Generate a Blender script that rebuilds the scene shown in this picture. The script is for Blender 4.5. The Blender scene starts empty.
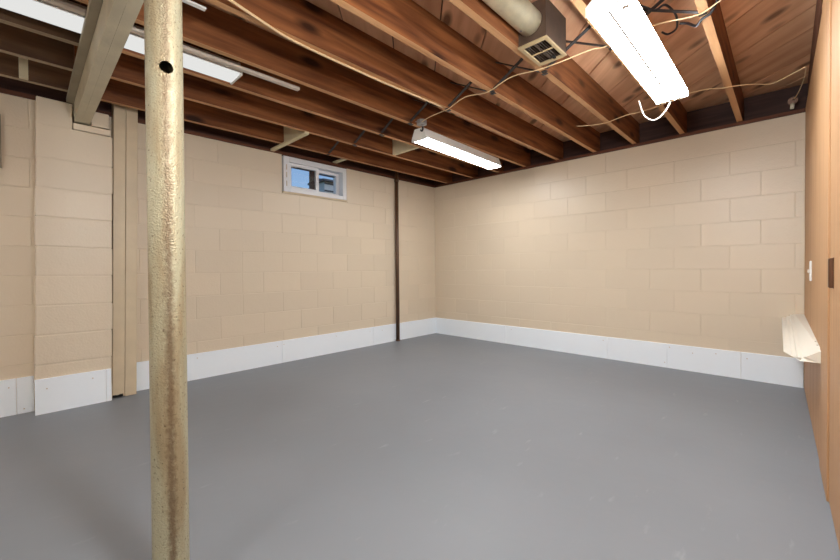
import bpy, bmesh, math, random
from mathutils import Vector, Matrix
random.seed(7)
scene = bpy.context.scene
col = scene.collection

# ------------------------------------------------------------------ camera, world, exposure
cam_d = bpy.data.cameras.new('camera'); cam = bpy.data.objects.new('camera', cam_d); col.objects.link(cam)
cam_d.sensor_width = 36.0; cam_d.lens = 36.0 * 380.408 / 840.0; cam_d.shift_y = -6.745 / 840.0
cam_d.clip_start = 0.02
yaw, pitch, roll = math.radians(43.948), math.radians(-0.784), math.radians(-0.492)
Fv = Vector((-math.sin(yaw) * math.cos(pitch), math.cos(yaw) * math.cos(pitch), math.sin(pitch)))
Rv = Vector((math.cos(yaw), math.sin(yaw), 0)); Uv = Rv.cross(Fv)
Rv = Rv * math.cos(roll) + Uv * math.sin(roll); Uv = Rv.cross(Fv)
cam.matrix_world = Matrix(((Rv.x, Uv.x, -Fv.x, 0), (Rv.y, Uv.y, -Fv.y, 0), (Rv.z, Uv.z, -Fv.z, 0.974), (0, 0, 0, 1)))
scene.camera = cam

world = bpy.data.worlds.new('world'); scene.world = world; world.use_nodes = True
wn = world.node_tree.nodes; wl = world.node_tree.links
sky = wn.new('ShaderNodeTexSky'); sky.sky_type = 'NISHITA'; sky.sun_disc = False
sky.sun_elevation = math.radians(40); sky.sun_rotation = math.radians(60); sky.ozone_density = 4.0
wl.new(sky.outputs[0], wn['Background'].inputs[0]); wn['Background'].inputs[1].default_value = 0.045

scene.view_settings.view_transform = 'Standard'; scene.view_settings.look = 'None'
scene.view_settings.exposure = 1.85; scene.view_settings.gamma = 1.0
scene.view_settings.use_curve_mapping = False

L_MID, L_BIG, L_LONG, L_FILL_TUBES, L_FILL_GLOBE = 11.0, 13.0, 0.27, 13.5, 52.0      # radiance of the fluorescent lenses, then of the two added fill lights

# ------------------------------------------------------------------ measures (metres)
XL, YB, HW = -3.787, 4.259, 2.17         # left wall face, back wall face, block wall height
XE, YF = 1.7, -2.6                        # far side of the space behind the photographer
ZJ, ZC = 2.20, 2.425                      # joist underside, plank underside
def wx(y): return 0.102 + (4.26 - y) * 0.0113   # face of the panelled wall

# ------------------------------------------------------------------ materials
def lin(c): return tuple(((v / 255) / 12.92 if v / 255 <= 0.04045 else ((v / 255 + 0.055) / 1.055) ** 2.4) for v in c)
def new_mat(name):
    m = bpy.data.materials.new(name); m.use_nodes = True
    return m, m.node_tree.nodes, m.node_tree.links, m.node_tree.nodes['Principled BSDF']
def simple(name, rgb, rough=0.5, metal=0.0, bump=0.0, bscale=60, var=0.0, vscale=4.0, spec=0.5, emis=None):
    m, n, l, b = new_mat(name)
    c = lin(rgb)
    b.inputs['Base Color'].default_value = (*c, 1); b.inputs['Roughness'].default_value = rough
    b.inputs['Metallic'].default_value = metal; b.inputs['Specular IOR Level'].default_value = spec
    tc = n.new('ShaderNodeTexCoord')
    if var:
        no = n.new('ShaderNodeTexNoise'); no.inputs['Scale'].default_value = vscale; no.inputs['Detail'].default_value = 5
        l.new(tc.outputs['Object'], no.inputs['Vector'])
        r = n.new('ShaderNodeValToRGB'); r.color_ramp.elements[0].position = .3; r.color_ramp.elements[1].position = .7
        r.color_ramp.elements[0].color = (*[v * (1 - var) for v in c], 1); r.color_ramp.elements[1].color = (*[min(1, v * (1 + var)) for v in c], 1)
        l.new(no.outputs['Fac'], r.inputs[0]); l.new(r.outputs[0], b.inputs['Base Color'])
    if bump:
        nb = n.new('ShaderNodeTexNoise'); nb.inputs['Scale'].default_value = bscale; nb.inputs['Detail'].default_value = 4
        l.new(tc.outputs['Object'], nb.inputs['Vector'])
        bp = n.new('ShaderNodeBump'); bp.inputs['Strength'].default_value = bump; bp.inputs['Distance'].default_value = 0.004
        l.new(nb.outputs['Fac'], bp.inputs['Height']); l.new(bp.outputs[0], b.inputs['Normal'])
    if emis:
        b.inputs['Emission Color'].default_value = (*emis[0], 1); b.inputs['Emission Strength'].default_value = emis[1]
    return m
def block_paint(name, rgb):
    """thick paint on concrete block: fine pitted relief, slight block-to-block tone"""
    m, n, l, b = new_mat(name); c = lin(rgb)
    oi = n.new('ShaderNodeObjectInfo'); tc = n.new('ShaderNodeTexCoord')
    hs = n.new('ShaderNodeHueSaturation'); hs.inputs['Color'].default_value = (*c, 1)
    mr = n.new('ShaderNodeMapRange'); mr.inputs[3].default_value = .975; mr.inputs[4].default_value = 1.025
    l.new(oi.outputs['Random'], mr.inputs[0]); l.new(mr.outputs[0], hs.inputs['Value'])
    l.new(hs.outputs[0], b.inputs['Base Color'])
    b.inputs['Roughness'].default_value = .36
    va = n.new('ShaderNodeVectorMath'); va.operation = 'ADD'
    sc = n.new('ShaderNodeVectorMath'); sc.operation = 'SCALE'; sc.inputs['Scale'].default_value = 13.0
    l.new(oi.outputs['Location'], sc.inputs[0]); l.new(tc.outputs['Object'], va.inputs[0]); l.new(sc.outputs[0], va.inputs[1])
    n1 = n.new('ShaderNodeTexNoise'); n1.inputs['Scale'].default_value = 85; n1.inputs['Detail'].default_value = 5
    n2 = n.new('ShaderNodeTexNoise'); n2.inputs['Scale'].default_value = 16; n2.inputs['Detail'].default_value = 3
    l.new(va.outputs[0], n1.inputs['Vector']); l.new(va.outputs[0], n2.inputs['Vector'])
    ad = n.new('ShaderNodeMath'); ad.operation = 'ADD'; l.new(n1.outputs['Fac'], ad.inputs[0]); l.new(n2.outputs['Fac'], ad.inputs[1])
    bp = n.new('ShaderNodeBump'); bp.inputs['Strength'].default_value = .35; bp.inputs['Distance'].default_value = .004
    l.new(ad.outputs[0], bp.inputs['Height']); l.new(bp.outputs[0], b.inputs['Normal'])
    return m
def wood(name, dark, light, rough=.6, grain=(1.0, 14, 14), knots=True, rnd=.12, spec=.3):
    """long grain along the piece's own X axis, tone varies from piece to piece"""
    m, n, l, b = new_mat(name); d, g = lin(dark), lin(light)
    tc = n.new('ShaderNodeTexCoord'); oi = n.new('ShaderNodeObjectInfo')
    sc = n.new('ShaderNodeVectorMath'); sc.operation = 'SCALE'; sc.inputs['Scale'].default_value = 37.0
    cb = n.new('ShaderNodeCombineXYZ'); l.new(oi.outputs['Random'], cb.inputs[0]); l.new(oi.outputs['Random'], cb.inputs[1]); l.new(oi.outputs['Random'], cb.inputs[2])
    l.new(cb.outputs[0], sc.inputs[0])
    va = n.new('ShaderNodeVectorMath'); va.operation = 'ADD'; l.new(tc.outputs['Object'], va.inputs[0]); l.new(sc.outputs[0], va.inputs[1])
    mp = n.new('ShaderNodeMapping'); mp.inputs['Scale'].default_value = grain; l.new(va.outputs[0], mp.inputs['Vector'])
    n1 = n.new('ShaderNodeTexNoise'); n1.inputs['Scale'].default_value = 1.6; n1.inputs['Detail'].default_value = 7; n1.inputs['Distortion'].default_value = .6
    l.new(mp.outputs[0], n1.inputs['Vector'])
    r = n.new('ShaderNodeValToRGB'); e = r.color_ramp.elements
    e[0].position = .32; e[0].color = (*d, 1); e[1].position = .68; e[1].color = (*g, 1)
    l.new(n1.outputs['Fac'], r.inputs[0])
    last = r.outputs[0]
    if knots:
        mk = n.new('ShaderNodeMapping'); mk.inputs['Scale'].default_value = (2.4, 6.5, 6.5); l.new(va.outputs[0], mk.inputs['Vector'])
        vo = n.new('ShaderNodeTexVoronoi'); vo.inputs['Scale'].default_value = 1.0; vo.inputs['Randomness'].default_value = 1.0
        l.new(mk.outputs[0], vo.inputs['Vector'])
        rk = n.new('ShaderNodeValToRGB'); rk.color_ramp.elements[0].position = .11; rk.color_ramp.elements[0].color = (1, 1, 1, 1)
        rk.color_ramp.elements[1].position = .25; rk.color_ramp.elements[1].color = (0, 0, 0, 1)
        l.new(vo.outputs['Distance'], rk.inputs[0])
        mx = n.new('ShaderNodeMix'); mx.data_type = 'RGBA'; l.new(rk.outputs[0], mx.inputs['Factor'])
        l.new(last, mx.inputs['A']); mx.inputs['B'].default_value = (*[v * .36 for v in d], 1); last = mx.outputs['Result']
    hs = n.new('ShaderNodeHueSaturation'); mr = n.new('ShaderNodeMapRange'); mr.inputs[3].default_value = 1 - rnd; mr.inputs[4].default_value = 1 + rnd
    l.new(oi.outputs['Random'], mr.inputs[0]); l.new(mr.outputs[0], hs.inputs['Value']); l.new(last, hs.inputs['Color'])
    l.new(hs.outputs[0], b.inputs['Base Color']); b.inputs['Roughness'].default_value = rough; b.inputs['Specular IOR Level'].default_value = spec
    bp = n.new('ShaderNodeBump'); bp.inputs['Strength'].default_value = .2; bp.inputs['Distance'].default_value = .002
    l.new(n1.outputs['Fac'], bp.inputs['Height']); l.new(bp.outputs[0], b.inputs['Normal'])
    return m
def emitter(name, rgb, strength, far_rgb=None, span=None):
    m = bpy.data.materials.new(name); m.use_nodes = True; n = m.node_tree.nodes; l = m.node_tree.links; n.clear()
    e = n.new('ShaderNodeEmission'); o = n.new('ShaderNodeOutputMaterial'); e.inputs[0].default_value = (*rgb, 1); e.inputs[1].default_value = strength
    l.new(e.outputs[0], o.inputs[0]); return m
def floor_paint():
    m, n, l, b = new_mat('floor_paint')
    tc = n.new('ShaderNodeTexCoord')
    n1 = n.new('ShaderNodeTexNoise'); n1.inputs['Scale'].default_value = .9; n1.inputs['Detail'].default_value = 6; l.new(tc.outputs['Object'], n1.inputs['Vector'])
    r = n.new('ShaderNodeValToRGB'); e = r.color_ramp.elements
    e[0].position = .3; e[0].color = (*lin((124, 128, 133)), 1); e[1].position = .75; e[1].color = (*lin((134, 138, 143)), 1)
    l.new(n1.outputs['Fac'], r.inputs[0])
    mp = n.new('ShaderNodeMapping'); mp.inputs['Scale'].default_value = (16, 4, 1); mp.inputs['Rotation'].default_value = (0, 0, .5); l.new(tc.outputs['Object'], mp.inputs['Vector'])
    n2 = n.new('ShaderNodeTexNoise'); n2.inputs['Scale'].default_value = 1.3; n2.inputs['Detail'].default_value = 8; l.new(mp.outputs[0], n2.inputs['Vector'])
    r2 = n.new('ShaderNodeValToRGB'); r2.color_ramp.elements[0].position = .66; r2.color_ramp.elements[0].color = (0, 0, 0, 1); r2.color_ramp.elements[1].position = .78; r2.color_ramp.elements[1].color = (.5, .5, .5, 1)
    l.new(n2.outputs['Fac'], r2.inputs[0])
    mx = n.new('ShaderNodeMix'); mx.data_type = 'RGBA'; l.new(r2.outputs[0], mx.inputs['Factor']); l.new(r.outputs[0], mx.inputs['A']); mx.inputs['B'].default_value = (*lin((156, 158, 162)), 1)
    l.new(mx.outputs['Result'], b.inputs['Base Color']); b.inputs['Roughness'].default_value = .46; b.inputs['Specular IOR Level'].default_value = .35
    n3 = n.new('ShaderNodeTexNoise'); n3.inputs['Scale'].default_value = 7; n3.inputs['Detail'].default_value = 6; l.new(tc.outputs['Object'], n3.inputs['Vector'])
    bp = n.new('ShaderNodeBump'); bp.inputs['Strength'].default_value = .25; bp.inputs['Distance'].default_value = .006
    l.new(n3.outputs['Fac'], bp.inputs['Height']); l.new(bp.outputs[0], b.inputs['Normal'])
    return m
def column_paint():
    """aged hammered paint on a steel pipe: greenish cream with brown rubbed streaks and pits"""
    m, n, l, b = new_mat('column_paint')
    tc = n.new('ShaderNodeTexCoord')
    mp = n.new('ShaderNodeMapping'); mp.inputs['Scale'].default_value = (20, 20, 2.0); l.new(tc.outputs['Object'], mp.inputs['Vector'])
    n1 = n.new('ShaderNodeTexNoise'); n1.inputs['Scale'].default_value = 1.4; n1.inputs['Detail'].default_value = 6; l.new(mp.outputs[0], n1.inputs['Vector'])
    r = n.new('ShaderNodeValToRGB'); e = r.color_ramp.elements
    e[0].position = .36; e[0].color = (*lin((164, 146, 114)), 1); e[1].position = .58; e[1].color = (*lin((184, 177, 148)), 1)
    l.new(n1.outputs['Fac'], r.inputs[0])
    vo = n.new('ShaderNodeTexNoise'); vo.inputs['Scale'].default_value = 130; vo.inputs['Detail'].default_value = 3; l.new(tc.outputs['Object'], vo.inputs['Vector'])
    r2 = n.new('ShaderNodeValToRGB'); r2.color_ramp.elements[0].position = .60; r2.color_ramp.elements[0].color = (0, 0, 0, 1); r2.color_ramp.elements[1].position = .74; r2.color_ramp.elements[1].color = (.8, .8, .8, 1)
    l.new(vo.outputs['Fac'], r2.inputs[0])
    mx = n.new('ShaderNodeMix'); mx.data_type = 'RGBA'; l.new(r2.outputs[0], mx.inputs['Factor']); l.new(r.outputs[0], mx.inputs['A']); mx.inputs['B'].default_value = (*lin((84, 66, 46)), 1)
    # brown rubbed band with the pipe's dark central reflection painted in, ragged by noise
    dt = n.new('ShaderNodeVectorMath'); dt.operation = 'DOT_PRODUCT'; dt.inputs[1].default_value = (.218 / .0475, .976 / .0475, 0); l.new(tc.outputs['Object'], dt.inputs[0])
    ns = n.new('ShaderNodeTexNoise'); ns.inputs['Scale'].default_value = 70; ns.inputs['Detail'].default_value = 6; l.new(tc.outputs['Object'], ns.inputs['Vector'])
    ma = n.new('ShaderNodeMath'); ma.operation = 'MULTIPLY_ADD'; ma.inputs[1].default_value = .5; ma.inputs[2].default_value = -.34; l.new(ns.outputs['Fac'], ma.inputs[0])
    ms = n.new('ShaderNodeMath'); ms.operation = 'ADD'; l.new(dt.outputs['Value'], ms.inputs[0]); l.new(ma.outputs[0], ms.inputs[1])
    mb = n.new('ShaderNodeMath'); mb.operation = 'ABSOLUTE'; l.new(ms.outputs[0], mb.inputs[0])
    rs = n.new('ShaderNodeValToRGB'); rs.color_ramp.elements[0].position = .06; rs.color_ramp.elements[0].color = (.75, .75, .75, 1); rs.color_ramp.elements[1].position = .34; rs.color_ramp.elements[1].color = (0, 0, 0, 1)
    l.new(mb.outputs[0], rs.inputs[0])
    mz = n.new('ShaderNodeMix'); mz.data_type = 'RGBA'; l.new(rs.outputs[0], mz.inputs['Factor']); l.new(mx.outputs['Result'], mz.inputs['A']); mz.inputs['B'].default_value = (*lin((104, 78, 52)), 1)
    l.new(mz.outputs['Result'], b.inputs['Base Color'])
    b.inputs['Metallic'].default_value = .45; b.inputs['Roughness'].default_value = .45
    n3 = n.new('ShaderNodeTexNoise'); n3.inputs['Scale'].default_value = 190; n3.inputs['Detail'].default_value = 2; l.new(tc.outputs['Object'], n3.inputs['Vector'])
    bp = n.new('ShaderNodeBump'); bp.inputs['Strength'].default_value = .75; bp.inputs['Distance'].default_value = .004
    l.new(n3.outputs['Fac'], bp.inputs['Height']); l.new(bp.outputs[0], b.inputs['Normal'])
    return m
def glass_mat():
    m = bpy.data.materials.new('window_glass'); m.use_nodes = True; n = m.node_tree.nodes; l = m.node_tree.links; n.clear()
    o = n.new('ShaderNodeOutputMaterial'); t = n.new('ShaderNodeBsdfTransparent'); g = n.new('ShaderNodeBsdfGlossy'); g.inputs['Roughness'].default_value = .02
    mx = n.new('ShaderNodeMixShader'); mx.inputs[0].default_value = .06; l.new(t.outputs[0], mx.inputs[1]); l.new(g.outputs[0], mx.inputs[2]); l.new(mx.outputs[0], o.inputs[0]); return m

M = {}
M['block'] = block_paint('beige_block_paint', (219, 203, 179))
M['mortar'] = simple('beige_mortar_paint', (217, 201, 177), .45, bump=.3, bscale=90)
M['beige_wood'] = simple('beige_painted_wood', (206, 188, 158), .42, bump=.15, bscale=40, var=.05, vscale=9)
M['girder'] = simple('old_cream_girder_paint', (196, 186, 160), .6, bump=.3, bscale=50, var=.10, vscale=7)
M['girder_side'] = simple('old_greige_nailer_paint', (150, 140, 120), .6, bump=.3, bscale=50, var=.12, vscale=7)
M['white_base'] = simple('white_base_paint', (242, 249, 255), .45, bump=.15, bscale=30)
M['floor'] = floor_paint()
M['joist'] = wood('brown_joist_wood', (90, 48, 25), (148, 93, 54))
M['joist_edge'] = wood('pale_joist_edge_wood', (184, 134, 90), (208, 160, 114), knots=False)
M['joist_grey'] = wood('weathered_joist_wood', (84, 60, 42), (112, 86, 62))
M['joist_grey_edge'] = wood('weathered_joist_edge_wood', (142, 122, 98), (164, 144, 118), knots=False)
M['plank'] = wood('subfloor_plank_wood', (202, 146, 110), (230, 180, 140), grain=(.8, 7, 7), rnd=.14)
M['sill'] = wood('dark_sill_wood', (78, 46, 32), (106, 64, 44), knots=False)
M['rim'] = wood('dark_rim_wood', (58, 38, 34), (84, 58, 50), knots=False)
M['panel'] = wood('oak_panel_wood', (172, 128, 88), (194, 150, 108), rough=.5, grain=(.7, 22, 22), knots=False, rnd=.04)
M['blocking'] = simple('pale_bare_blocking_wood', (214, 202, 168), .6, var=.06, vscale=12)
M['white'] = simple('white_enamel', (232, 230, 224), .4)
M['cream'] = simple('cream_enamel', (222, 214, 192), .45)
M['tan'] = simple('tan_enamel', (178, 154, 116), .45)
M['ledge'] = simple('ledge_white_paint', (226, 220, 206), .4)
M['vinyl'] = simple('white_vinyl', (226, 227, 230), .35)
M['greysteel'] = simple('grey_painted_steel', (206, 192, 176), .5)
M['strap'] = simple('dark_steel_strap', (66, 62, 62), .45, metal=.6)
M['boxsteel'] = simple('dark_register_box', (88, 70, 58), .5, metal=.3, var=.2, vscale=14)
M['dark'] = simple('dark_void', (16, 14, 12), .8)
M['duct'] = simple('dusty_duct_metal', (206, 192, 160), .45, metal=.35, bump=.2, bscale=120, var=.12, vscale=18)
M['black_cable'] = simple('black_cable', (34, 32, 36), .5)
M['cream_cable'] = simple('cream_cable', (226, 196, 150), .5)
M['white_cable'] = simple('white_cable', (236, 226, 212), .45)
M['galv'] = simple('galvanised_box', (168, 164, 160), .4, metal=.6)
M['brown_pipe'] = simple('brown_pipe_paint', (84, 58, 38), .45, var=.15, vscale=8)
M['bronze'] = simple('dark_bronze', (92, 60, 38), .4, metal=.4)
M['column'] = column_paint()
M['glass'] = glass_mat()
M['lens_mid'] = emitter('lit_lens_mid', (.97, .98, 1), L_MID)
M['lens_big'] = emitter('lit_lens_big', (.88, .95, 1), L_BIG)
M['lens_long'] = emitter('lit_lens_long', (.80, .80, .78), L_LONG)
M['fill_tube'] = emitter('fill_tube_emission', (.98, .98, 1), L_FILL_TUBES)
M['globe'] = emitter('fill_globe_emission', (.95, .98, 1), L_FILL_GLOBE)
M['siding'] = simple('outside_siding', (205, 210, 214), .7)
M['grass'] = simple('outside_grass', (92, 108, 60), .9, var=.2)
M['roofing'] = simple('outside_roofing', (96, 98, 104), .8)

# ------------------------------------------------------------------ mesh helpers
class MB:
    def __init__(s): s.v = []; s.f = []; s.mi = []
    def add(s, vs, fs, mi=0):
        o = len(s.v); s.v += [tuple(v) for v in vs]; s.f += [tuple(i + o for i in f) for f in fs]; s.mi += [mi] * len(fs); return s
    def box(s, a, b, mi=0, bottom_mi=None):
        (x0, y0, z0), (x1, y1, z1) = a, b
        vs = [(x0, y0, z0), (x1, y0, z0), (x1, y1, z0), (x0, y1, z0), (x0, y0, z1), (x1, y0, z1), (x1, y1, z1), (x0, y1, z1)]
        s.add(vs, [(0, 3, 2, 1)], mi if bottom_mi is None else bottom_mi)
        s.add(vs, [(4, 5, 6, 7), (0, 1, 5, 4), (1, 2, 6, 5), (2, 3, 7, 6), (3, 0, 4, 7)], mi); return s
    def prism(s, poly, a, b, axis='y', mi=0):
        """poly of 2D points swept from a to b along axis"""
        def P(p, t): return {'y': (p[0], t, p[1]), 'x': (t, p[0], p[1]), 'z': (p[0], p[1], t)}[axis]
        n = len(poly); vs = [P(p, a) for p in poly] + [P(p, b) for p in poly]
        s.add(vs, [tuple(range(n - 1, -1, -1)), tuple(range(n, 2 * n))] + [(i, (i + 1) % n, n + (i + 1) % n, n + i) for i in range(n)], mi); return s
    def tube(s, pts, r, seg=8, mi=0, smooth=True, cap=True):
        P = [Vector(p) for p in pts]
        if smooth and len(P) > 2:
            Q = []
            for i in range(len(P) - 1):
                p0, p1, p2, p3 = P[max(i - 1, 0)], P[i], P[i + 1], P[min(i + 2, len(P) - 1)]
                for k in range(6):
                    t = k / 6; Q.append(.5 * ((2 * p1) + (p2 - p0) * t + (2 * p0 - 5 * p1 + 4 * p2 - p3) * t * t + (3 * p1 - p0 - 3 * p2 + p3) * t ** 3))
            Q.append(P[-1]); P = Q
        t0 = (P[1] - P[0]).normalized(); up = Vector((0, 0, 1)) if abs(t0.z) < .9 else Vector((1, 0, 0))
        nrm = (up - t0 * up.dot(t0)).normalized(); vs = []
        for i, p in enumerate(P):
            t = (P[min(i + 1, len(P) - 1)] - P[max(i - 1, 0)]).normalized()
            nrm = (nrm - t * nrm.dot(t)).normalized(); bn = t.cross(nrm)
            for k in range(seg):
                a = 2 * math.pi * k / seg; vs.append(p + nrm * math.cos(a) * r + bn * math.sin(a) * r)
        fs = [(i * seg + k, i * seg + (k + 1) % seg, (i + 1) * seg + (k + 1) % seg, (i + 1) * seg + k) for i in range(len(P) - 1) for k in range(seg)]
        if cap: fs += [tuple(range(seg - 1, -1, -1)), tuple(range((len(P) - 1) * seg, len(P) * seg))]
        s.add(vs, fs, mi); return s
    def mesh(s, name, bevel=0, smooth=False, bseg=1):
        me = bpy.data.meshes.new(name); me.from_pydata(s.v, [], s.f); me.update()
        for p, i in zip(me.polygons, s.mi): p.material_index = i
        bm = bmesh.new(); bm.from_mesh(me)
        bmesh.ops.recalc_face_normals(bm, faces=bm.faces)
        if bevel:
            bmesh.ops.remove_doubles(bm, verts=bm.verts, dist=1e-6)
            bmesh.ops.bevel(bm, geom=list(bm.edges), offset=bevel, segments=bseg, affect='EDGES', profile=.5, clamp_overlap=True)
        bm.to_mesh(me); bm.free()
        if smooth:
            for p in me.polygons: p.use_smooth = len(p.vertices) <= 4
        return me
    def build(s, name, mats, parent=None, bevel=0, smooth=False, loc=None, rz=0, bseg=1):
        return obj(name, s.mesh(name, bevel, smooth, bseg), mats, parent, loc, rz)
def obj(name, me, mats, parent=None, loc=None, rz=0):
    if not isinstance(mats, (list, tuple)): mats = [mats]
    if not me.materials:
        for m in mats: me.materials.append(M[m])
    o = bpy.data.objects.new(name, me); col.objects.link(o)
    if loc is not None: o.location = loc
    o.rotation_euler = (0, 0, rz)
    if parent is not None: o.parent = parent
    return o
def tag(o, label, cat, group=None):
    o['label'] = label; o['category'] = cat
    if group: o['group'] = group
    return o
def struct(o, label=None, cat=None):
    o['kind'] = 'structure'
    if label: o['label'] = label
    if cat: o['category'] = cat
    return o
def empty(name, loc=(0, 0, 0), rz=0):
    e = bpy.data.objects.new(name, None); col.objects.link(e); e.location = loc; e.rotation_euler = (0, 0, rz); e.empty_display_size = .1; return e
def board(name, p0, p1, mats, parent=None, bevel=.002, bottom_mi=None):
    """axis-aligned timber whose longest side becomes its local X (so the grain follows it)"""
    c = [(a + b) / 2 for a, b in zip(p0, p1)]; d = [abs(b - a) for a, b in zip(p0, p1)]
    ax = d.index(max(d))
    if ax == 0: dim, rot = d, (0, 0, 0)
    elif ax == 1: dim, rot = (d[1], d[0], d[2]), (0, 0, math.pi / 2)
    else: dim, rot = (d[2], d[1], d[0]), (0, -math.pi / 2, 0)
    m = MB().box([-v / 2 for v in dim], [v / 2 for v in dim], 0, bottom_mi)
    o = obj(name, m.mesh(name, bevel), mats, parent); 
    pl = parent.location if parent is not None else Vector((0, 0, 0))
    o.location = Vector(c) - Vector(pl); o.rotation_euler = rot
    return o

# ------------------------------------------------------------------ setting: floor
struct(MB().box((XL - .2, YF - .2, -.1), (XE + .2, YB + .2, 0)).build('floor', 'floor'), 'grey painted concrete floor of the basement', 'floor')

# ------------------------------------------------------------------ setting: block walls
COURSES = [0.0, .13, .3335, .537, .7405, .944, 1.1475, 1.3515, 1.555, 1.758, 1.9615, HW]
bcache = {}
def block_mesh(l, h, d, axis):
    k = (round(l, 3), round(h, 3), axis, round(d, 3))
    if k not in bcache:
        a = (d / 2, l / 2, h / 2) if axis == 'y' else (l / 2, d / 2, h / 2)
        bcache[k] = MB().box([-v for v in a], a).mesh('block', .0024)
    return bcache[k]
J = .0019   # half joint
def lay(parent, axis, face, sign, u0, u1, phase, holes=(), courses=COURSES, period=.4065, extra=(), plain=None):
    for i in range(len(courses) - 1):
        z0, z1 = courses[i], courses[i + 1]
        n = len(courses) - 2 - i
        ph = phase + (period / 2 if n % 2 else 0)
        k0 = math.floor((u0 - ph) / period)
        cuts = [ph + k * period for k in range(k0, k0 + int((u1 - u0) / period) + 3)] + [u for (row, u) in extra if row == n]
        cuts = sorted([u0] + [c for c in cuts if u0 + .03 < c < u1 - .03] + [u1])
        if plain and n == 0: cuts = [c for c in cuts if not plain[0] < c < plain[1]]
        for a, b in zip(cuts, cuts[1:]):
            segs = [(a, b, z0, z1)]
            for (ha, hb, hz0, hz1) in holes:
                out = []
                for (a_, b_, c_, d_) in segs:
                    if b_ <= ha or a_ >= hb or d_ <= hz0 or c_ >= hz1: out.append((a_, b_, c_, d_)); continue
                    if a_ < ha: out.append((a_, ha, c_, d_))
                    if b_ > hb: out.append((hb, b_, c_, d_))
                    if c_ < hz0: out.append((max(a_, ha), min(b_, hb), c_, hz0))
                    if d_ > hz1: out.append((max(a_, ha), min(b_, hb), hz1, d_))
                segs = out
            for (a_, b_, c_, d_) in segs:
                if b_ - a_ < .025 or d_ - c_ < .02: continue
                me = block_mesh(b_ - a_ - 2 * J, d_ - c_ - 2 * J, .05, axis)
                off = face + sign * (.025 + random.uniform(0, .0018))
                loc = (off, (a_ + b_) / 2, (c_ + d_) / 2) if axis == 'y' else ((a_ + b_) / 2, off, (c_ + d_) / 2)
                obj('block', me, 'block', parent, loc)
WIN = (1.872, 2.682, 1.775, 2.165)
wall_left = MB()
R = .0032
for (y0, y1, z0, z1) in [(YF - .2, WIN[0], 0, HW), (WIN[1], YB + .2, 0, HW), (WIN[0], WIN[1], 0, WIN[2])]:
    wall_left.box((XL - .2, y0, z0), (XL - R, y1, z1))
wall_left = struct(wall_left.build('wall_left', 'mortar'), 'beige painted concrete block wall with the small window', 'wall')
lay(wall_left, 'y', XL, -1, -.62, YB - .001, 1.253, holes=[WIN], extra=[(6, 1.455)])
wall_back = struct(MB().box((XL - .2, YB + R, 0), (.3, YB + .2, HW)).build('wall_back', 'mortar'), 'beige painted concrete block wall at the far end', 'wall')
lay(wall_back, 'x', YB, 1, XL + .001, .104, -.155, plain=(-1.3, .1))
struct(MB().box((XL - .2, YF - .2, 0), (XE + .2, YF, HW)).build('wall_front', 'block'), 'plain beige wall behind the photographer', 'wall')
struct(MB().box((XE, YF, 0), (XE + .2, 1.2, HW)).build('wall_side', 'block'), 'plain beige wall of the side passage', 'wall')
struct(MB().box((.26, 1.0, 0), (XE, 1.2, HW)).build('wall_return', 'block'), 'plain beige return wall behind the panelling', 'wall')

# block pilaster carrying the girder
XP = -3.66
pil = struct(MB().box((XL, .036, 0), (XP - R, .434, 1.985)).box((XL, .036, 1.985), (XP - R, .212, 2.16)).build('wall_pilaster', 'mortar'), 'beige block pilaster under the painted girder', 'pilaster')
pc = COURSES[:-2] + [1.985]
for i in range(len(pc) - 1):
    z0, z1 = pc[i] + J, pc[i + 1] - J
    m = MB().box((-.065, -.2045, -(z1 - z0) / 2), (.065, .2045, (z1 - z0) / 2))
    m.build('block', 'block', pil, .006, loc=(XP - .065 + random.uniform(-.003, .001), .2365 + random.uniform(-.004, .003), (z0 + z1) / 2), bseg=2)
for (y0, y1, z0, z1) in [(.034, .217, 1.990, 2.166), (.220, .432, 1.990, 2.036), (.318, .420, 2.040, 2.15)]:
    MB().box((-.065, -(y1 - y0) / 2, -(z1 - z0) / 2), (.065, (y1 - y0) / 2, (z1 - z0) / 2)).build('block', 'block', pil, .006, loc=(XP - .067, (y0 + y1) / 2, (z0 + z1) / 2), bseg=2)

pil.rotation_euler = (-.016, 0, 0)
# white skirting boards
HB = .231
def skirting(name, axis, face, sign, cuts, label, screws, h=HB):
    root = struct(empty(name), label, 'baseboard')
    for a, b in zip(cuts, cuts[1:]):
        t = .012 + random.uniform(0, .002); lo, hi = (face, face + sign * t) if sign > 0 else (face + sign * t, face)
        p0, p1 = ((lo, a + .0008, -.004), (hi, b - .0008, h)) if axis == 'y' else ((a + .0008, lo, -.004), (b - .0008, hi, h))
        MB().box(p0, p1).build('panel', 'white_base', root, .0025)
    for (u, z) in screws:
        p = (face + sign * .0145, u, z) if axis == 'y' else (u, face + sign * .0145, z)
        q = (face + sign * .010, u, z) if axis == 'y' else (u, face + sign * .010, z)
        MB().tube([q, p], .0045, 8).build('screw_head', 'greysteel', root)
    return root
skirting('baseboard_left', 'y', XL, 1, [.60, 1.84, 3.05, YB - .014], 'white skirting boards along the wall with the window', [(1.05, .19), (1.79, .18), (1.86, .19), (2.5, .19), (3.0, .18), (3.2, .17)])
skirting('baseboard_back', 'x', YB, -1, [XL + .001, -2.58, -1.36, -.82, -.28, .1], 'white skirting boards along the far block wall', [(-1.40, .19), (-.80, .2), (-.84, .05), (-.45, .19), (-.24, .18), (-.62, .17), (-2.5, .19)])
skirting('baseboard_pilaster', 'y', XP, 1, [.030, .405, .437], 'white skirting wrapped over the block pilaster foot', [(.09, .17), (.33, .19)], .240)
skirting('baseboard_near', 'y', XL, 1, [YF, -.055, .030], 'white skirting left of the block pilaster', [(-.09, .19), (-.02, .03)], .246)

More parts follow.
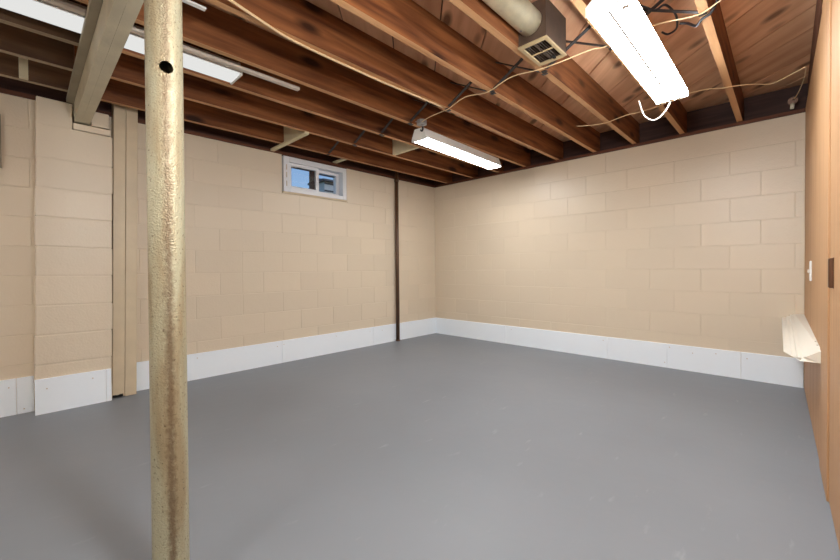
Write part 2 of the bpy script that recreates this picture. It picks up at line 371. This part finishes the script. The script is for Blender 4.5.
# ------------------------------------------------------------------ setting: ceiling of diagonal planks
ceil = struct(MB().box((XL - .2, YF - .2, ZC + .02), (XE + .2, YB + .2, ZC + .06)).build('ceiling', 'rim'), 'underside of the floor above with diagonal wooden planks', 'ceiling')
def clip(poly, n, d):
    out = []
    for i in range(len(poly)):
        a, b = poly[i], poly[(i + 1) % len(poly)]; da = a[0] * n[0] + a[1] * n[1] - d; db = b[0] * n[0] + b[1] * n[1] - d
        if da <= 0: out.append(a)
        if da * db < 0: t = da / (da - db); out.append((a[0] + (b[0] - a[0]) * t, a[1] + (b[1] - a[1]) * t))
    return out
s2 = math.sqrt(.5); cuts = [-.40, -.115, .174, .465, .758, 1.05, 1.344, 1.649, 1.933, 2.26, 2.462, 2.75, 3.04, 3.33]
c = -.40
while c > -4.7: c -= .29; cuts.insert(0, c)
for a, b in zip(cuts, cuts[1:]):
    # u along (s2,s2) is the plank's width, v along (-s2,s2) its length
    def W(u, v): return (u * s2 - v * s2, u * s2 + v * s2)
    poly = [W(a + .004, -9), W(b - .004, -9), W(b - .004, 9), W(a + .004, 9)]
    for n, d in (((1, 0), .24), ((-1, 0), 4.0), ((0, 1), YB + .16), ((0, -1), 2.62)):
        poly = clip(poly, n, d) if poly else poly
    if len(poly) < 3: continue
    cx = sum(p[0] for p in poly) / len(poly); cy = sum(p[1] for p in poly) / len(poly)
    loc = [(-(p[0] - cx) * s2 + (p[1] - cy) * s2, -(p[0] - cx) * s2 - (p[1] - cy) * s2) for p in poly]   # local x = along the plank
    dz = random.uniform(0, .004)
    MB().prism(loc, -.012, .012, 'z').build('plank', 'plank', ceil, loc=(cx, cy, ZC + .012 + dz), rz=math.radians(135))

# sills and rims on top of the walls
struct(board('trim_1', (XL - .15, YB - .007, HW), (.24, YB + .15, ZJ), 'sill'), 'dark wooden sill plate on top of the far wall', 'sill')
struct(board('trim_2', (XL - .15, YF, HW), (XL + .012, YB - .008, ZJ), 'sill'), 'dark wooden sill plate on top of the window wall', 'sill')
struct(board('trim_3', (XL - .15, YB + .10, ZJ), (.24, YB + .14, ZC), 'rim'), 'dark rim board behind the joist ends', 'rim board')
struct(board('trim_4', (XL - .14, YF, ZJ), (XL - .10, YB + .1, ZC), 'rim'), 'dark rim board above the window wall', 'rim board')
struct(board('trim_5', (XL, YF - .1, HW), (XE, YF, ZC), 'rim'), 'rim board behind the photographer', 'rim board')
struct(board('trim_6', (XE, YF, HW), (XE + .05, 1.2, ZC), 'rim'), 'rim board over the side passage', 'rim board')
struct(board('trim_7', (.26, 1.1, HW), (XE, 1.2, ZC), 'rim'), 'rim board over the return wall', 'rim board')

# ------------------------------------------------------------------ setting: wood-panelled wall on the right
th = .0113
wr = struct(empty('wall_right', (.102, 4.26, 0), th), 'oak-coloured wood-panelled wall on the right', 'wall')
def onwall(y): return 4.26 - y      # distance along the wall from the far corner
def wbox(name, y0, y1, z0, z1, t0, t1, mat, parent, bevel=.001):
    """piece of the panelled wall; local frame: x out of the wall (negative = into the room), y along it"""
    o = MB().box((-(z1 - z0) / 2, -abs(y1 - y0) / 2, -abs(t1 - t0) / 2), ((z1 - z0) / 2, abs(y1 - y0) / 2, abs(t1 - t0) / 2)).build(name, mat, parent, bevel)
    o.rotation_euler = (0, -math.pi / 2, 0); o.location = ((t0 + t1) / 2, (y0 + y1) / 2 - 4.26, (z0 + z1) / 2); return o
wbox('framing', 1.0, 4.26, 0, ZJ, .02, .13, 'panel', wr)
for (y0, y1) in ((3.45, 4.256), (2.64, 3.449)):
    wbox('panel', y0, y1, .004, ZJ, 0, .02, 'panel', wr)
wbox('jamb', 2.262, 2.638, .004, ZJ, -.004, .02, 'panel', wr, .002)
wbox('jamb', 1.0, 1.38, .004, ZJ, -.004, .02, 'panel', wr, .002)
wbox('head_casing', 1.38, 2.262, 2.05, ZJ, -.002, .02, 'panel', wr, .002)
dr = struct(empty('door_1', (.102, 4.26, 0), th), 'oak-coloured flush door in the panelled wall', 'door')
leaf = wbox('leaf', 1.386, 2.258, .012, 2.045, .002, .019, 'panel', dr, .001)
for v in leaf.data.vertices:
    if v.co.y > 0: v.co.y -= .010 * (.5 - v.co.x / 2.033)
struct(board('trim_8', (.114, 1.0, ZJ), (.15, YB - .01, ZC), 'sill'), 'dark brown board along the top of the panelled wall', 'trim')
pull = wbox('latch_plate', 2.115, 2.15, .885, .998, -.012, .002, 'bronze', dr, .003); pull['label'] = 'dark bronze latch plate at the door edge'

# ------------------------------------------------------------------ window
win = struct(empty('window_1', (XL, 2.277, 1.79)), 'small white vinyl sliding basement window showing blue sky', 'window')
def wb(name, y0, y1, z0, z1, x0, x1, mat, parent=win, bevel=.003):
    return MB().box((x0, y0 - 2.277, z0 - 1.79), (x1, y1 - 2.277, z1 - 1.79)).build(name, mat, parent, bevel)
Y0, Y1, Z0, Z1 = 1.884, 2.670, 1.790, 2.160
wb('frame_stile', Y0, 1.950, Z0, Z1, -.19, .012, 'vinyl'); wb('frame_stile', 2.618, Y1, Z0, Z1, -.19, .012, 'vinyl')
wb('frame_rail', 1.950, 2.618, 2.105, Z1, -.19, .012, 'vinyl'); wb('frame_rail', 1.950, 2.618, Z0, 1.832, -.19, .012, 'vinyl')
def sash(y0, y1, z0, z1, x, w):
    s = wb('sash', y0, y0 + w, z0, z1, x - .03, x, 'vinyl')
    for (a, b, c_, d_) in ((y1 - w, y1, z0, z1), (y0 + w, y1 - w, z0, z0 + .030), (y0 + w, y1 - w, z1 - .030, z1)):
        m = MB().box((x - .03, a - 2.277, c_ - 1.79), (x, b - 2.277, d_ - 1.79)).build('sash_bar', 'vinyl', s, .002)
    g = MB().box((x - .018, y0 + w - 2.277, z0 + .03 - 1.79), (x - .014, y1 - w - 2.277, z1 - .03 - 1.79)).build('pane', 'glass', s)
sash(1.950, 2.318, 1.832, 2.105, -.020, .036); sash(2.290, 2.618, 1.832, 2.105, -.075, .034)
wb('screen_edge', 2.215, 2.284, 1.862, 2.075, -.058, -.052, 'strap'); wb('screen_edge', 1.986, 2.284, 2.062, 2.076, -.058, -.052, 'strap')
wb('screen_edge', 2.324, 2.584, 2.060, 2.076, -.115, -.110, 'strap')
for z in (2.045, 1.965, 1.875): wb('latch', 1.910, 1.922, z - .028, z + .028, .004, .0165, 'greysteel')
wb('sill', 1.872, 2.682, 1.770, 1.789, -.19, .014, 'beige_wood'); wb('shim', 1.874, 2.680, 2.161, 2.169, -.19, .004, 'sill')
wb('side_bead', 2.671, 2.680, 1.790, 2.160, -.19, .010, 'greysteel', bevel=.001)

# outside, seen through the window
gr = struct(MB().box((-40, -20, 1.5), (XL - .22, 40, 1.66)).build('ground_outside', 'grass'), 'lawn outside the basement window', 'ground')
hs_ = empty('neighbour_house', (-11.0, 9.0, 1.66)); tag(hs_, 'pale neighbouring house seen through the window', 'house')
MB().box((-.8, -2.1, 0), (0, 6, 2.20)).build('wall', 'siding', hs_)
for k in range(9): MB().box((0, -2.1, .2 + k * .24), (.02, 6, .25 + k * .24)).build('siding_joint', 'roofing', hs_)
MB().prism([(-.9, 2.20), (.15, 2.20), (.15, 2.26), (-.4, 2.34), (-.9, 2.26)], -2.2, 6.4, 'y').build('roof', 'roofing', hs_)

# ------------------------------------------------------------------ joists
ORD = ['first', 'second', 'third', 'fourth', 'fifth', 'sixth', 'seventh', 'eighth', 'ninth']
JX = [-.312, -.722, -1.122, -1.505, -1.912, -2.325, -2.702, -3.113, -3.567]
for i, x in enumerate(JX):
    y0 = YF if i < 6 else (.225 if i < 8 else .301)
    o = board('ceiling_joist', (x, y0, ZJ + .0005), (x + .040, YB + .098, ZC - .001), ['joist', 'joist_edge'], bevel=0, bottom_mi=1)
    tag(o, f'brown wooden ceiling joist, {ORD[i]} one counting from the wood-panelled wall', 'joist', 'joists under the plank ceiling')
for x, y1, t in ((-3.553, .299, 'nearest the window wall'), (-3.166, .36, 'second from the window wall'), (-2.790, .36, 'beside the long white ceiling light')):
    o = board('ceiling_joist', (x, YF, ZJ + .0005), (x + .040, y1, ZC - .001), ['joist_grey', 'joist_grey_edge'], bevel=0, bottom_mi=1)
    tag(o, 'weathered joist on the left side of the girder, ' + t, 'joist', 'joists left of the girder')

# painted girder
g = empty('girder', (XP, .30, 2.042)); tag(g, 'cream painted timber girder resting in the block pilaster', 'beam')
board('ply', (XL + .03, .259, 2.042), (XE, .2995, ZJ), 'girder', g); board('ply', (XL + .03, .3005, 2.042), (XE, .342, ZJ), 'girder', g)
board('nailer', (XP - .02, .219, 2.168), (XE, .2585, ZJ), 'girder_side', g)

# steel column with a hole, carrying the girder
cx, cy, cr = -1.335, .298, .0475
colm = empty('steel_column', (cx, cy, 0)); tag(colm, 'thick cream painted steel pipe column with a round hole near the top', 'column')
def ring_cyl(r, z0, z1, seg=64):
    m = MB(); vs = [(r * math.cos(2 * math.pi * k / seg), r * math.sin(2 * math.pi * k / seg), z) for z in (z0, z1) for k in range(seg)]
    m.add(vs, [(k, (k + 1) % seg, seg + (k + 1) % seg, seg + k) for k in range(seg)]); return m
seg = 64; vs = []; fs = []
for r in (cr, cr - .006):
    for z in (.008, 2.032): vs += [(r * math.cos(2 * math.pi * k / seg), r * math.sin(2 * math.pi * k / seg), z) for k in range(seg)]
for k in range(seg):
    k2 = (k + 1) % seg
    fs += [(k, k2, seg + k2, seg + k), (2 * seg + k2, 2 * seg + k, 3 * seg + k, 3 * seg + k2), (k2, k, 2 * seg + k, 2 * seg + k2), (seg + k, seg + k2, 3 * seg + k2, 3 * seg + k)]
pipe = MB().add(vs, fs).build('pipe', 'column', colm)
hd = Vector((1.335, -.298, 0)).normalized(); hd.rotate(Matrix.Rotation(math.radians(6), 3, 'Z'))
cut = MB().tube([hd * .02 + Vector((cx, cy, 1.560)), hd * .09 + Vector((cx, cy, 1.560))], .0175, 24).build('cutter', 'dark')
bm_ = pipe.modifiers.new('hole', 'BOOLEAN'); bm_.object = cut; bm_.operation = 'DIFFERENCE'; bm_.solver = 'EXACT'
bpy.context.view_layer.update(); dg = bpy.context.evaluated_depsgraph_get()
nm = bpy.data.meshes.new_from_object(pipe.evaluated_get(dg)); pipe.modifiers.clear(); pipe.data = nm
bpy.data.objects.remove(cut)
for p in nm.polygons: p.use_smooth = abs(p.normal.z) < .5
try: nm.set_sharp_from_angle(angle=math.radians(40))
except Exception: pass
colm.location = (cx - .005, cy - .005, 0); colm.rotation_euler = (-.0025, .0025, 0)
MB().box((-.075, -.075, 0), (.075, .075, .008)).build('base_plate', 'column', colm, .002)
MB().box((-.075, -.06, 2.032), (.075, .06, 2.042)).build('top_plate', 'column', colm, .002)

# twin painted studs beside the pilaster
po = empty('wall_post', (-3.73, .52, 0)); tag(po, 'beige painted post of two studs beside the block pilaster', 'post')
board('stud', (XL + .001, .443, .006), (-3.683, .517, 2.30), 'beige_wood', po, .003); board('stud', (XL + .001, .5195, .0), (-3.69, .594, 2.30), 'beige_wood', po, .003)
po.rotation_euler = (-.019, 0, 0)
chips = [(-3.683, .455, .012), (-3.683, .478, .010), (-3.683, .497, .014)]
for (x, y, z) in chips: MB().box((x - .002 + 3.73, y - .52 - .012, 0.0065), (x + .0012 + 3.73, y - .52 + .011, z + .012)).build('paint_chip', 'dark', po)

# thin dark pipe on the window wall
pp = empty('wall_pipe', (-3.745, 3.45, 0)); tag(pp, 'thin dark brown pipe standing against the window wall', 'pipe')
MB().tube([(0, 0, 0), (0, 0, 2.26)], .024, 20).build('tube', 'brown_pipe', pp, smooth=True)
MB().tube([(0, 0, 0), (0, 0, .02)], .029, 20).build('foot_collar', 'brown_pipe', pp, smooth=True)
MB().tube([(0, 0, 2.12), (0, 0, 2.165)], .030, 20).build('top_collar', 'brown_pipe', pp, smooth=True)

# painted board at the left edge
tag(MB().box((XL + .001, -.5, 1.668), (XL + .022, -.098, 2.022)).build('wall_board', 'girder_side', bevel=.002), 'beige painted board fixed high on the block wall at the left', 'board')

# pale blocking between joists
def blocking(x0, x1, y, label, z0=ZJ):
    r = empty('joist_blocking', ((x0 + x1) / 2, y, z0)); tag(r, label, 'blocking', 'pale blocking between joists')
    board('board', (x0, y, z0), (x1, y + .036, ZC - .004), 'blocking', r)
blocking(JX[7] + .041, JX[6] - .001, 2.775, 'pale wooden blocking between two joists beside the lit tube light')
blocking(JX[8] + .041, JX[7] - .001, 1.765, 'pale wooden blocking between two joists above the window')
tag(board('nailing_strip', (XL + .012, 1.745, ZJ - .022), (JX[7] + .03, 1.785, ZJ), 'blocking'), 'thin pale strip nailed under the joist above the window', 'strip')
tag(board('wood_shim', (XL - .02, 2.50, ZJ + .0005), (JX[8] - .002, 2.535, ZJ + .02), 'blocking'), 'short pale stick between the sill and joist right of the window', 'stick')
tag(board('wood_stub', (-3.37, -.008, 2.15), (-3.335, .032, ZC), 'blocking'), 'short pale upright stub hanging between the weathered joists', 'stub')

# steel cross bridging between joists
def strap(m, a, b, w=.012, t=.0025):
    a, b = Vector(a), Vector(b); d = (b - a).normalized(); yv = Vector((0, 1, 0)); n = d.cross(yv)
    vs = [p + yv * sy * w + n * sn * t for p in (a, b) for sy, sn in ((-1, -1), (1, -1), (1, 1), (-1, 1))]
    m.add(vs, [(0, 1, 2, 3), (7, 6, 5, 4), (0, 4, 5, 1), (1, 5, 6, 2), (2, 6, 7, 3), (3, 7, 4, 0)]); return m
for i in range(8):
    xr, xl = JX[i], JX[i + 1] + .040           # right-hand joist's left face, left-hand joist's right face
    y = 2.29
    r = empty('cross_bridging', ((xl + xr) / 2, y, ZJ)); c0 = Vector(r.location)
    tag(r, f'dark steel cross bridging between the {ORD[i]} and {ORD[i + 1]} joists from the panelled wall', 'bridging', 'cross bridging between joists')
    for k, (p, q) in enumerate((((xl, y - .016, ZJ + .012), (xr, y - .016, ZC - .02)), ((xl, y + .016, ZC - .02), (xr, y + .016, ZJ + .012)))):
        strap(MB(), Vector(p) - c0, Vector(q) - c0).build('strap', 'strap', r)
    for (x, dy, s) in ((xl, -.016, -1), (xr, .016, 1)):
        x0, x1 = (x - .030, x + .003) if s < 0 else (x - .003, x + .030)
        MB().box((x0 - c0.x, dy - .012, -.004), (x1 - c0.x, dy + .012, -.0005)).build('bent_tab', 'strap', r)

# round duct and its register box
du = empty('round_duct', (-1.008, 0, 2.300)); tag(du, 'dusty cream round metal duct running between two joists', 'duct')
MB().tube([(0, YF + .05, 0), (0, 1.926, 0)], .066, 32).build('pipe', 'duct', du, smooth=True)
MB().tube([(-.02, 1.86, -.060), (-.02, 1.86, -.066)], .006, 12).build('screw', 'galv', du)
vb = empty('register_box', (-1.000, 2.055, ZJ)); tag(vb, 'dark metal register box with cream grille at the duct end', 'vent')
bx = MB()
for a, b in (((-.080, -.128, 0), (-.076, .128, .2)), ((.076, -.128, 0), (.080, .128, .2)), ((-.076, -.128, 0), (.076, -.124, .2)), ((-.076, .124, 0), (.076, .128, .2)), ((-.080, -.128, .2), (.080, .128, .204))): bx.box(a, b)
bx.build('box', 'boxsteel', vb)
for a, b in (((-.086, -.130, -.010), (-.064, .130, -.001)), ((.064, -.130, -.010), (.086, .130, -.001)), ((-.064, -.130, -.010), (.064, -.106, -.001)), ((-.064, .106, -.010), (.064, .130, -.001))):
    MB().box(a, b).build('grille_frame', 'tan', vb, .002)
MB().box((-.064, -.003, -.009), (.064, .003, -.002)).build('cross_bar', 'tan', vb)
MB().box((-.002, -.106, -.008), (.002, .106, -.003)).build('cross_bar', 'boxsteel', vb)
for k in range(9):
    x = -.055 + k * .01375
    sl = MB().box((-.0045, -.106, -.0008), (.0045, .106, .0008)).build('louvre', 'boxsteel', vb); sl.location = (x, 0, .004); sl.rotation_euler = (0, math.radians(38), 0)
MB().box((.02, .07, -.017), (.034, .10, -.010)).build('lever', 'dark', vb)

# ------------------------------------------------------------------ fluorescent lights
def strip_light(name, x, y0, y1, zb, w, h, lens, label, body='white', inset=.008, group='fluorescent ceiling lights', tilt=0):
    L = y1 - y0; r = empty(name, (x, (y0 + y1) / 2, zb), tilt); tag(r, label, 'light', group)
    hw = w / 2
    MB().prism([(-hw, .016), (-hw, .022), (-hw * .55, h), (hw * .55, h), (hw, .022), (hw, .016)], -L / 2, L / 2, 'y').build('housing', body, r, .002)
    lp = [(-hw + inset, .0155), (-hw + inset + .006, .003), (-hw * .4, 0), (hw * .4, 0), (hw - inset - .006, .003), (hw - inset, .0155)]
    MB().prism(lp, -L / 2 + .012, L / 2 - .012, 'y').build('lens', lens, r)
    for s in (-1, 1):
        MB().prism([(-hw - .001, -.001), (hw + .001, -.001), (hw + .001, .024), (hw * .6, h + .001), (-hw * .6, h + .001), (-hw - .001, .024)], s * (L / 2 - .011), s * (L / 2 + .003), 'y').build('end_cap', body, r, .002)
    for s in (-1, 1):
        MB().prism([(s * (hw - inset + .001), .012), (s * (hw + .002), .012), (s * (hw + .002), .026), (s * (hw - inset + .001), .016)], -L / 2, L / 2, 'y').build('flange', body, r)
    return r
r = strip_light('ceiling_light', -2.352, 2.41, 3.70, 2.092, .165, .105, 'lens_mid', 'lit tube light with bright white lens under the joists near the corner', tilt=math.radians(2.5))

# big shop light close to the panelled wall: open reflector with a central channel
zb = 2.06; L = 1.24; xw = .079
big = empty('ceiling_light', (-.545, 2.33, zb)); tag(big, 'large white shop light with cool bluish glow above the panelled wall side', 'light', 'fluorescent ceiling lights')
MB().prism([(-xw - .009, .035), (-xw + .004, .046), (-.035, .075), (-.035, .139), (.035, .139), (.035, .075), (xw - .004, .046), (xw + .009, .035)], -L / 2, L / 2, 'y').build('channel', 'white', big)
MB().prism([(-xw - .006, .002), (-xw + .004, -.004), (xw - .004, -.004), (xw + .006, .002), (xw + .008, .034), (xw - .012, .034), (-xw + .012, .034), (-xw - .008, .034)], -L / 2 + .006, L / 2 - .012, 'y').build('lens', 'lens_big', big)
MB().prism([(-.005, -.007), (.005, -.007), (.005, -.003), (-.005, -.003)], -L / 2 + .02, L / 2 - .03, 'y').build('lens_rib', 'white', big)
for s in (-1, 1):
    MB().prism([(-xw - .010, -.005), (xw + .010, -.005), (xw + .010, .036), (xw - .004, .048), (.038, .078), (.038, .1395), (-.038, .1395), (-.038, .078), (-xw + .004, .048), (-xw - .010, .036)], s * L / 2, s * (L / 2 + .004), 'y').build('end_plate', 'white', big, .001)
for s in (-.045, .0, .045):
    MB().box((s - .012, L / 2 - .03, -.012), (s + .012, L / 2 - .002, -.003)).build('lamp_holder', 'cream', big, .003)
MB().box((.045, -L / 2 + .03, -.0055), (.070, -L / 2 + .055, -.0042)).build('maker_label', 'greysteel', big)

# long light in the joist bay beside the girder
lo = strip_light('ceiling_light', -2.572, -1.42, .972, ZJ + .004, .176, .09, 'lens_long', 'long white light recessed between joists across the girder')
tag(board('steel_rail', (-2.438, -1.5, ZJ + .001), (-2.404, 1.325, ZJ + .02), 'greysteel', bevel=.002), 'thin grey rail beside the long white light', 'rail')
tag(board('white_strip', (-1.998, -.6, ZJ + .002), (-1.972, .612, ZJ + .012), 'white', bevel=.002), 'thin white strip between joists right of the column top', 'strip')

# unseen fill lights added behind the camera, shaped as bare tubes on chains
def fill_tubes(x, y0, y1, z, label):
    L = y1 - y0; r = empty('fill_tube_light', (x, (y0 + y1) / 2, z)); tag(r, label, 'light', 'fluorescent ceiling lights')
    MB().prism([(-.06, .03), (-.025, .07), (.025, .07), (.06, .03)], -L / 2, L / 2, 'y').build('channel', 'white', r, .002)
    for sx in (-.035, .035):
        MB().tube([(sx, -L / 2 + .02, .008), (sx, L / 2 - .02, .008)], .019, 16).build('tube', 'fill_tube', r, smooth=True)
        for sy in (-1, 1): MB().box((sx - .016, sy * L / 2 - .012, -.012), (sx + .016, sy * L / 2 + .012, .04)).build('lamp_holder', 'white', r, .002)
    for sy in (-.4, .4): MB().tube([(0, sy * L, .068), (0, sy * L, ZJ - z)], .003, 6).build('chain', 'galv', r)
for x in (-2.85, -.70):   # added fill row
    fill_tubes(x, -2.15, -.95, 1.86, 'added fill tube light, unseen behind the camera, ' + ('nearer the window wall' if x < -2 else 'nearer the panelled wall'))

# fill light added out of view above the camera, shaped as a globe pendant
gp = empty('fill_globe', (-.28, .48, 1.72)); tag(gp, 'added globe-shaped fill light, unseen above the camera', 'light')
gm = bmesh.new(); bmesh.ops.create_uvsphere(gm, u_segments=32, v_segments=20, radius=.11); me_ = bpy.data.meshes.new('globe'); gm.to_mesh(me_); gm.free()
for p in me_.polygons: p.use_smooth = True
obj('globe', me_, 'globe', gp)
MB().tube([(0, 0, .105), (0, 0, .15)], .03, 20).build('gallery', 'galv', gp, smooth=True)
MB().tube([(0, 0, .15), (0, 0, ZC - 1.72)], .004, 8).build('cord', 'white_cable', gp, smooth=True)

# ------------------------------------------------------------------ cables
def cable(name, pts, r, mat, label, group='ceiling cables'):
    return tag(MB().tube(pts, r, 8).build(name, mat, smooth=True), label, 'cable', group)
zc = ZJ - .008
cable('cable', [(-2.25, 2.33, 2.19), (-2.10, 2.30, 2.20), (-1.93, 2.275, zc), (-1.87, 2.27, zc), (-1.7, 2.25, 2.22), (-1.53, 2.245, zc), (-1.46, 2.24, zc), (-1.3, 2.22, 2.215), (-1.13, 2.205, zc - .004), (-1.07, 2.20, zc - .012), (-.95, 2.205, zc - .012), (-.8, 2.24, 2.20), (-.71, 2.25, zc), (-.5, 2.27, 2.215), (-.34, 2.28, zc), (-.27, 2.27, zc), (-.1, 2.2, 2.23)], .0032, 'cream_cable', 'cream cable stapled across the joists from the small junction box')
cable('cable', [(-1.34, 3.40, 2.215), (-1.24, 3.42, 2.2), (-1.14, 3.43, zc), (-1.08, 3.43, zc), (-.95, 3.42, 2.205), (-.84, 3.41, 2.2), (-.715, 3.37, zc), (-.6, 3.32, 2.195), (-.5, 3.295, 2.20), (-.40, 3.31, 2.20), (-.33, 3.34, zc), (-.27, 3.36, zc), (-.18, 3.43, 2.20), (-.085, 3.52, 2.2), (-.03, 3.49, 2.2), (.011, 3.446, 2.2), (.055, 3.40, 2.2), (.08, 3.38, 2.2), (.083, 3.46, 2.21), (.080, 3.75, 2.25), (.06, 4.05, 2.27), (.035, 4.22, 2.275)], .003, 'cream_cable', 'cream cable across the far joists to the corner socket')
cable('cable', [(-.728, 2.92, 2.10), (-.722, 2.945, 2.06), (-.715, 2.95, 2.03), (-.695, 2.955, 1.99), (-.648, 2.955, 1.957), (-.60, 2.955, 1.978), (-.562, 2.957, 2.03), (-.55, 2.953, 2.062)], .0042, 'white_cable', 'white cord looping below the far end of the shop light')
cable('cable', [(-1.80, .62, 2.190), (-1.85, .80, 2.191), (-1.893, .97, 2.192), (-1.905, 1.18, 2.192), (-1.906, 1.4, 2.192), (-1.904, 1.7, 2.192), (-1.89, 1.98, 2.192), (-1.885, 2.2, 2.193)], .0065, 'cream_cable', 'pale cable running along under the fifth joist')
cable('cable', [(-.60, 2.22, 2.36), (-.544, 2.237, 2.32), (-.495, 2.284, 2.30), (-.45, 2.275, 2.30), (-.428, 2.373, 2.30), (-.43, 2.461, 2.30), (-.45, 2.549, 2.30), (-.497, 2.593, 2.31), (-.529, 2.603, 2.34)], .0055, 'black_cable', 'black cable curling beside the shop light')
cable('cable', [(-.415, 2.44, 2.265), (-.38, 2.44, 2.25), (-.335, 2.38, 2.19), (-.302, 2.33, 2.188), (-.262, 2.30, 2.19), (-.225, 2.26, 2.25), (-.2, 2.2, 2.35)], .0065, 'black_cable', 'black cable bundle hooked under the first joist')
cable('cable', [(-2.235, 2.36, 2.19), (-2.25, 2.385, 2.17), (-2.275, 2.40, 2.16), (-2.30, 2.41, 2.175)], .007, 'black_cable', 'short dark cord from the junction box to the lit tube light')

jb = empty('junction_box', (-2.225, 2.345, 2.185)); tag(jb, 'small galvanised junction box above the lit tube light', 'junction box')
MB().prism([(.045 * math.cos(math.pi / 8 + k * math.pi / 4), .045 * math.sin(math.pi / 8 + k * math.pi / 4)) for k in range(8)], 0, .036, 'z').build('box', 'galv', jb, .003)
MB().tube([(.012, 0, -.012), (.012, 0, 0)], .014, 12).build('connector', 'galv', jb)
MB().box((-.06, -.015, .036), (-.02, .015, .040)).build('strap', 'galv', jb)

ls = empty('corner_socket', (.030, 4.24, 2.27)); tag(ls, 'small brown ceiling socket hanging in the dark corner by the panelled wall', 'socket')
MB().tube([(0, .1, .0), (0, .02, .0)], .010, 12).build('stem', 'bronze', ls, smooth=True)
MB().tube([(0, .03, .012), (0, -.012, 0)], .030, 18).build('cap', 'bronze', ls, smooth=True)
MB().tube([(0, -.005, -.02), (-.004, -.01, -.060)], .012, 12).build('lamp_holder', 'cream', ls, smooth=True)

# ------------------------------------------------------------------ things on the panelled wall
sw = empty('light_switch', (wx(3.40), 3.40, .935), th); tag(sw, 'white light switch plate on the panelled wall near the far corner', 'switch')
MB().box((-.0085, -.040, -.062), (0, .040, .062)).build('plate', 'white', sw, .002)
MB().box((-.018, -.006, -.014), (-.0086, .006, .010)).build('toggle', 'greysteel', sw, .002)

lg = empty('wall_ledge', (wx(3.4), 3.4, .51)); tag(lg, 'white crown-moulded ledge fixed low along the panelled wall', 'ledge')
prof = [(0, .074, 2.585), (-.055, .072, 2.585), (-.062, .066, 2.60), (-.078, .064, 2.60), (-.083, .054, 2.645), (-.097, .052, 2.66), (-.102, .044, 2.73), (-.118, .043, 2.76), (-.126, .036, 2.80), (-.128, .012, 2.80), (-.10, .006, 2.72), (-.07, .0, 2.585), (0, .0, 2.585)]
n = len(prof); vs = []
for far in (0, 1):
    for (dx, dz, yn) in prof:
        y = YB - .001 if far else yn
        vs.append((wx(y) + dx - wx(3.4) - .0012, y - 3.4, dz if far else (max(dz - .050, dz * .12) if dx < -.01 else max(0, dz - .015))))
MB().add(vs, [tuple(range(n)), tuple(range(2 * n - 1, n - 1, -1))] + [(i, n + i, n + (i + 1) % n, (i + 1) % n) for i in range(n)]).build('moulding', 'ledge', lg)
for yy in (2.66, 2.78): MB().tube([(wx(yy) - wx(3.4) - .012, yy - 3.4, .072), (wx(yy) - wx(3.4) - .012, yy - 3.4, .0755)], .004, 8).build('screw_head', 'greysteel', lg)
